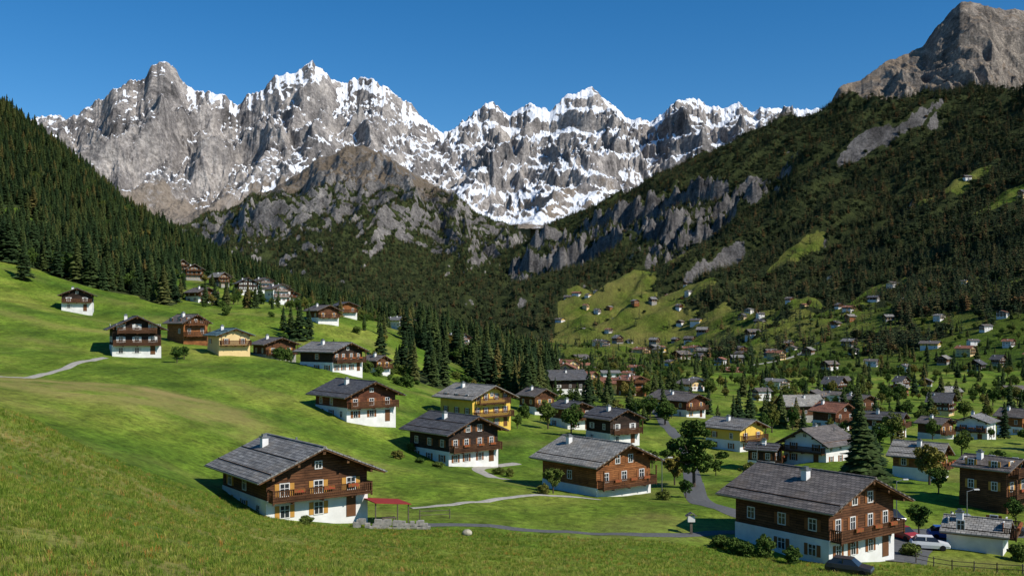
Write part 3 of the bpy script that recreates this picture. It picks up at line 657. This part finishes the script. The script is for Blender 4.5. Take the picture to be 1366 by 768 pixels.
# valley trees among the houses
x, y = scatter(8000, 740, 1480, 200, 1250, 1.4)
nn = fbm(x/45, y/45, 3, 800)+.10*sm(400, 700, y); keep = (nn > .02) & np.array([free(a, b, -1) for a, b in zip(x, y)]); keep &= rng.uniform(0, 1, len(x)) < .36
x, y = x[keep], y[keep]; z = zt(x, y)-.2; q = rng.uniform(0, 1, len(x)) < .65
forest('village_broadleaf_trees', pdc[0], x[q], y[q], z[q], rng.uniform(.3, .85, q.sum()))
forest('village_conifers', pc[2], x[~q], y[~q], z[~q], rng.uniform(.3, .75, (~q).sum()))
x, y = scatter(320, 240, 700, 230, 520, 1); keep = np.array([free(a, b, 0) for a, b in zip(x, y)]) & (fbm(x/25, y/25, 2, 900) > .1); x, y = x[keep], y[keep]
forest('meadow_bushes', psh, x, y, zt(x, y)-.1, rng.uniform(.2, .8, len(x)))
# ------------------------------------------------------------------ grass
def tuft(seed, n=16, h=.26):
    r = random.Random(seed); b = MB()
    for i in range(n):
        a = r.uniform(0, 6.28); q = r.uniform(0, .2); x0, y0 = q*math.cos(a), q*math.sin(a); hh = h*r.uniform(.4, 1.1); l = r.uniform(.03, .2); w = .013
        c, s_ = math.cos(a+1.3), math.sin(a+1.3); k = len(b.v); ox, oy = l*math.cos(a), l*math.sin(a)
        b.v += [(x0-c*w, y0-s_*w, -.03), (x0+c*w, y0+s_*w, -.03), (x0+ox*.4+c*w*.7, y0+oy*.4+s_*w*.7, hh*.6), (x0+ox*.4-c*w*.7, y0+oy*.4-s_*w*.7, hh*.6), (x0+ox, y0+oy, hh)]
        b.f += [(k,k+1,k+2,k+3), (k+3,k+2,k+4)]
    return b
def grassmat(name, st):
    m = M(name); m.b.inputs['Roughness'].default_value = .7
    c = m.ramp(m.rnd(), st); m.col(c)
    tr = m.n('ShaderNodeBsdfTranslucent'); m.put(tr.inputs[0], c); ms = m.n('ShaderNodeMixShader'); ms.inputs[0].default_value = .45
    m.nt.links.new(m.b.outputs[0], ms.inputs[1]); m.nt.links.new(tr.outputs[0], ms.inputs[2]); m.nt.links.new(ms.outputs[0], m.nt.nodes['Material Output'].inputs[0]); return m.m
gm_ = grassmat('grass_blades', [(0, (.12,.20,.020)), (.4, (.21,.30,.032)), (.8, (.34,.37,.058)), (1, (.46,.40,.11))])
dm_ = grassmat('dry_grass', [(0, (.34,.25,.06)), (.6, (.50,.34,.10)), (1, (.65,.26,.05))])
g1 = mkobj('grass_tuft', mkmesh('grass_tuft', [(tuft(1), gm_)]), (bx(200, 30), 30, float(zt(bx(200, 30), 30))))
g2 = mkobj('dry_grass_tuft', mkmesh('dry_grass_tuft', [(tuft(2, 9, .34), dm_)]), (bx(300, 32), 32, float(zt(bx(300, 32), 32))))
x, y = scatter(80000, -80, 1450, 18, 95, 1.4)
pt = fbm(x/3, y/3, 3, 955); k2 = rng.uniform(0, 1, len(x)) < .04+.22*sm(.0, .5, fbm(x/4, y/4, 3, 950)); kk = np.array([free(a, b, -3) for a, b in zip(x, y)]) & (pt+rng.uniform(-.3, .5, len(x)) > -.15)
forest('grass', g1, x[~k2 & kk], y[~k2 & kk], zt(x, y)[~k2 & kk], (rng.uniform(.35, 1.0, len(x))*(1+.6*pt))[~k2 & kk])
forest('dry_grass', g2, x[k2 & kk], y[k2 & kk], zt(x, y)[k2 & kk], rng.uniform(.4, 1.0, (k2 & kk).sum()))
# ------------------------------------------------------------------ roads
asph = simple('asphalt', (.13,.13,.125), (.085,.085,.085), 3); grav = simple('gravel_path', (.42,.39,.33), (.28,.26,.22), 2)
def strip(name, pts, w, mat, up=.07):
    P = [np.array((bx(a, d), d)) for a, d in pts]; Q = []
    for i in range(len(P)-1):
        p0 = P[max(i-1, 0)]; p1 = P[i]; p2 = P[i+1]; p3 = P[min(i+2, len(P)-1)]; n = max(3, int(np.linalg.norm(p2-p1)/1.0))
        for k in range(n):
            t = k/n; Q.append(.5*((2*p1)+(-p0+p2)*t+(2*p0-5*p1+4*p2-p3)*t*t+(-p0+3*p1-3*p2+p3)*t**3))
    Q.append(P[-1]); Q = np.array(Q); T = np.gradient(Q, axis=0); T /= np.linalg.norm(T, axis=1)[:,None]; Nn = np.stack([-T[:,1], T[:,0]], 1)
    b = MB(); ks = 5
    for i, q in enumerate(Q):
        for j in range(ks):
            o_ = q+Nn[i]*w*(j/(ks-1)-.5); b.v.append((o_[0], o_[1], float(zt(o_[0], o_[1]))+(up if 0 < j < ks-1 else up-.05)))
    for i in range(len(Q)-1):
        for j in range(ks-1):
            k = i*ks+j; b.f.append((k, k+1, k+ks+1, k+ks)[::-1])
    mkobj(name, mkmesh(name, [(b, mat)])); return Q
strip('gravel_path', [(-110,138),(0,149),(60,166),(105,186),(140,204)], 1.6, grav)
strip('gravel_path', [(548,106),(600,109),(680,117),(740,122),(800,124)], 1.1, grav)
strip('village_road', [(925,150),(930,128),(960,118),(990,112),(1040,110)], 3.0, asph)
strip('farm_road', [(555,97),(640,98),(740,98),(830,98),(900,99),(985,103)], 1.6, asph)
strip('village_road', [(1195,96),(1205,104),(1240,112),(1330,115),(1450,116)], 5.5, asph)
strip('village_road', [(925,150),(915,200),(885,260),(870,360),(900,480)], 2.8, asph)
strip('gravel_path', [(1000,860),(1060,960),(1090,1050)], 5, grav)
strip('gravel_path', [(680,142),(650,150),(640,158),(690,166)], 2, grav)
# ------------------------------------------------------------------ small things
stone_m = TM['stone']; pole_m = simple('weathered_wood', (.16,.13,.10), (.08,.065,.05), 5)
def group(name, x, y, z, rz=0):
    e = bpy.data.objects.new(name, None); e.location = (x, y, z); e.rotation_euler = (0,0,rz); scene.collection.objects.link(e); return e
def part(e, nm, b, m): return mkobj(nm, mkmesh(nm, [(b, m)]), parent=e)
xs, ys = bx(516, 97), 97; zs = float(zt(xs, ys)); e = group('garden_awning', xs, ys, zs, R(30))
b = MB()
for px_, py_ in ((-1.7,-1.3),(1.7,-1.3),(-1.7,1.3),(1.7,1.3)): b.tube((px_,py_,-.5), (px_,py_,2.1 if px_ > 0 else 2.5), .06, .06)
part(e, 'posts', b, pole_m); b = MB(); b.prism([(-1.9,2.5),(1.9,2.05),(1.9,2.12),(-1.9,2.58)], -1.6, 1.6); part(e, 'canopy', b, simple('red_canvas', (.30,.035,.03)))
e = group('patio_table', xs+.2, ys-.2, zs, .4); b = MB(); b.box(-.7,.7,-.4,.4,.72,.77); part(e, 'top', b, pole_m); b = MB()
for i in (-.6,.6):
    for j in (-.3,.3): b.box(i-.04,i+.04,j-.04,j+.04,-.3,.72)
part(e, 'legs', b, pole_m)
b = MB(); rr = random.Random(4)
for i in range(60):
    u = rr.uniform(-3.4, 3.4); v = rr.choice((0,1,2)); cx, cy = xs+.8+u*.95, ys-2.6+u*.35; zc = float(zt(cx, cy)); s_ = rr.uniform(.14, .28)
    b.box(cx-s_*1.3, cx+s_*1.3, cy-.2, cy+.2, zc+v*.3-.25, zc+v*.3+s_)
mkobj('dry_stone_wall', mkmesh('dry_stone_wall', [(b, stone_m)]))
for a, d in ((883,126),(1196,116),(1010,165),(1290,112)):
    x_ = bx(a, d); e = group('street_lamp', x_, d, float(zt(x_, d))); b = MB(); b.tube((0,0,-.3),(0,0,5.2),.08,.05); b.tube((0,0,5.1),(.9,0,5.4),.04,.035); part(e, 'pole', b, metal_m)
    b = MB(); b.box(.75,1.35,-.13,.13,5.3,5.42); part(e, 'lamp_head', b, frame_m)
def fence(name, pts, sp=1.8):
    P = [np.array((bx(a, d), d)) for a, d in pts]; b = MB(); prev = None
    for i in range(len(P)-1):
        n = max(1, int(np.linalg.norm(P[i+1]-P[i])/sp))
        for k in range(n+1):
            q = P[i]+(P[i+1]-P[i])*k/n; zc = float(zt(q[0], q[1])); cur = (q[0], q[1], zc)
            b.tube((q[0], q[1], zc-.2), (q[0], q[1], zc+1.0), .06, .05, 6)
            if prev:
                for h_ in (.45, .85): b.tube((prev[0], prev[1], prev[2]+h_), (cur[0], cur[1], cur[2]+h_+.001), .035, .035, 5)
            prev = cur
    mkobj(name, mkmesh(name, [(b, pole_m)]))
fence('wooden_fence', [(1222,96),(1270,93),(1330,90),(1400,86)]); fence('wooden_fence', [(1000,120),(1040,130)]); fence('wooden_fence', [(560,100),(600,101)])
import bmesh
bm = bmesh.new(); bmesh.ops.create_icosphere(bm, subdivisions=3, radius=.42)
for v in bm.verts:
    c_ = v.co; f_ = 1+.25*float(fbm(np.array([c_.x*2+c_.z]), np.array([c_.y*2-c_.z]), 3, 3)[0]); v.co = (c_.x*f_*1.1, c_.y*f_, c_.z*f_*.8)
me = bpy.data.meshes.new('boulder'); bm.to_mesh(me); bm.free(); me.materials.append(simple('pale_rock', (.5,.45,.34), (.3,.27,.2), 4)); x_ = bx(623, 92); mkobj('boulder', me, (x_, 92, float(zt(x_, 92))+.2))
x_ = bx(922, 100); e = group('wayside_shrine', x_, 100, float(zt(x_, 100))); b = MB(); b.box(-.12,.12,-.12,.12,-.3,1.3); part(e, 'post', b, pole_m); b = MB(); b.box(-.35,.35,-.25,.25,1.3,1.9); part(e, 'box', b, TM['white']); b = MB(); b.chevron(.55,1.9,2.25,.06,-.4,.4); part(e, 'roof', b, RF['rb'])
tyre = simple('tyre', (.02,.02,.02)); cg = glass_m
def car_mesh(col_name, col):
    pm = M(col_name); pm.b.inputs['Roughness'].default_value = .3; pm.b.inputs['Specular IOR Level'].default_value = .6; pm.col(col)
    b = MB(); st = [(-2.12,.38,.58,.70),(-2.02,.30,.74,.83),(-1.1,.22,.90,.88),(-.9,.22,.93,.89),(1.4,.22,.97,.89),(1.95,.30,.93,.84),(2.1,.38,.66,.74)]
    for y_, z0, z1, w in st: b.v += [(-w*.94,y_,z0),(w*.94,y_,z0),(w,y_,(z0+z1)/2),(w*.93,y_,z1),(-w*.93,y_,z1),(-w,y_,(z0+z1)/2)]
    for i in range(len(st)-1):
        for j in range(6): p = i*6+j; q = i*6+(j+1) % 6; b.f.append((p, q, q+6, p+6)[::-1])
    b.f.append((0,1,2,3,4,5)); n = (len(st)-1)*6; b.f.append(tuple(n+i for i in reversed(range(6))))
    c = MB(); c.v = [(-.80,-1.0,.9),(.80,-1.0,.9),(.78,1.85,.93),(-.78,1.85,.93),(-.62,-.35,1.42),(.62,-.35,1.42),(.62,1.35,1.43),(-.62,1.35,1.43)]
    c.f = [(4,5,6,7),(0,1,5,4),(1,2,6,5),(2,3,7,6),(3,0,4,7)]
    r_ = MB(); r_.box(-.63,.63,-.34,1.36,1.42,1.47)
    for sx in (-.72, .72): r_.box(sx-.03, sx+.03, .42, .52, .92, 1.44)
    w = MB()
    for sx in (-1, 1):
        for yy_ in (-1.3, 1.3): w.tube((sx*.68,yy_,.32),(sx*.9,yy_,.32),.32,.32,16)
    return mkmesh('car', [(b, pm.m), (c, cg), (r_, pm.m), (w, tyre)])
cars = [car_mesh('paint_white', (.7,.7,.7)), car_mesh('paint_blue', (.04,.12,.4)), car_mesh('paint_silver', (.4,.42,.44)), car_mesh('paint_black', (.03,.03,.035)), car_mesh('paint_red', (.35,.03,.02))]
for a, d, rz_, c_ in [(1205,108,20,4),(1240,104,75,0),(1262,110,80,1),(1345,114,85,3),(1133,85,60,3),(1290,118,80,2),(1190,118,10,3)]:
    x_ = bx(a, d); mkobj('parked_car', cars[c_], (x_, d, float(zt(x_, d))+.06), R(rz_), .92)
b = MB(); n = 64; b.v = [(16000*math.cos(2*math.pi*i/n), 16000*math.sin(2*math.pi*i/n)+2000, -420) for i in range(n)]; b.f = [tuple(range(n))]
mkobj('ground', mkmesh('ground', [(b, simple('distant_ground', (.05,.08,.03), sc=.01))]))
# ------------------------------------------------------------------ light, sky, camera
az, elv = R(122), R(41)
sd = (math.sin(az)*math.cos(elv), math.cos(az)*math.cos(elv), math.sin(elv))
from mathutils import Vector
L_ = bpy.data.lights.new('sun', 'SUN'); L_.energy = 5.0; L_.angle = R(.5); L_.color = (1, .955, .88)
so = bpy.data.objects.new('sun', L_); so.rotation_euler = Vector(sd).to_track_quat('Z', 'Y').to_euler(); scene.collection.objects.link(so)
w = bpy.data.worlds.new('World'); scene.world = w; w.use_nodes = True
sk = w.node_tree.nodes.new('ShaderNodeTexSky'); sk.sky_type = 'NISHITA'; sk.sun_disc = False; sk.sun_elevation = elv; sk.sun_rotation = az
sk.altitude = 1500; sk.air_density = 1.0; sk.dust_density = 0; sk.ozone_density = 3.0
hs = w.node_tree.nodes.new('ShaderNodeHueSaturation'); hs.inputs['Saturation'].default_value = 1.36; hs.inputs['Value'].default_value = 1.0
w.node_tree.links.new(sk.outputs[0], hs.inputs['Color'])
bg = w.node_tree.nodes['Background']; bg.inputs[1].default_value = .115; w.node_tree.links.new(hs.outputs[0], bg.inputs[0])
cd = bpy.data.cameras.new('camera'); cd.sensor_width = 36; cd.lens = 36*F/1366; cd.shift_y = 46/1366; cd.clip_start = .5; cd.clip_end = 40000
co = bpy.data.objects.new('camera', cd); co.rotation_euler = (R(90), 0, 0); scene.collection.objects.link(co); scene.camera = co
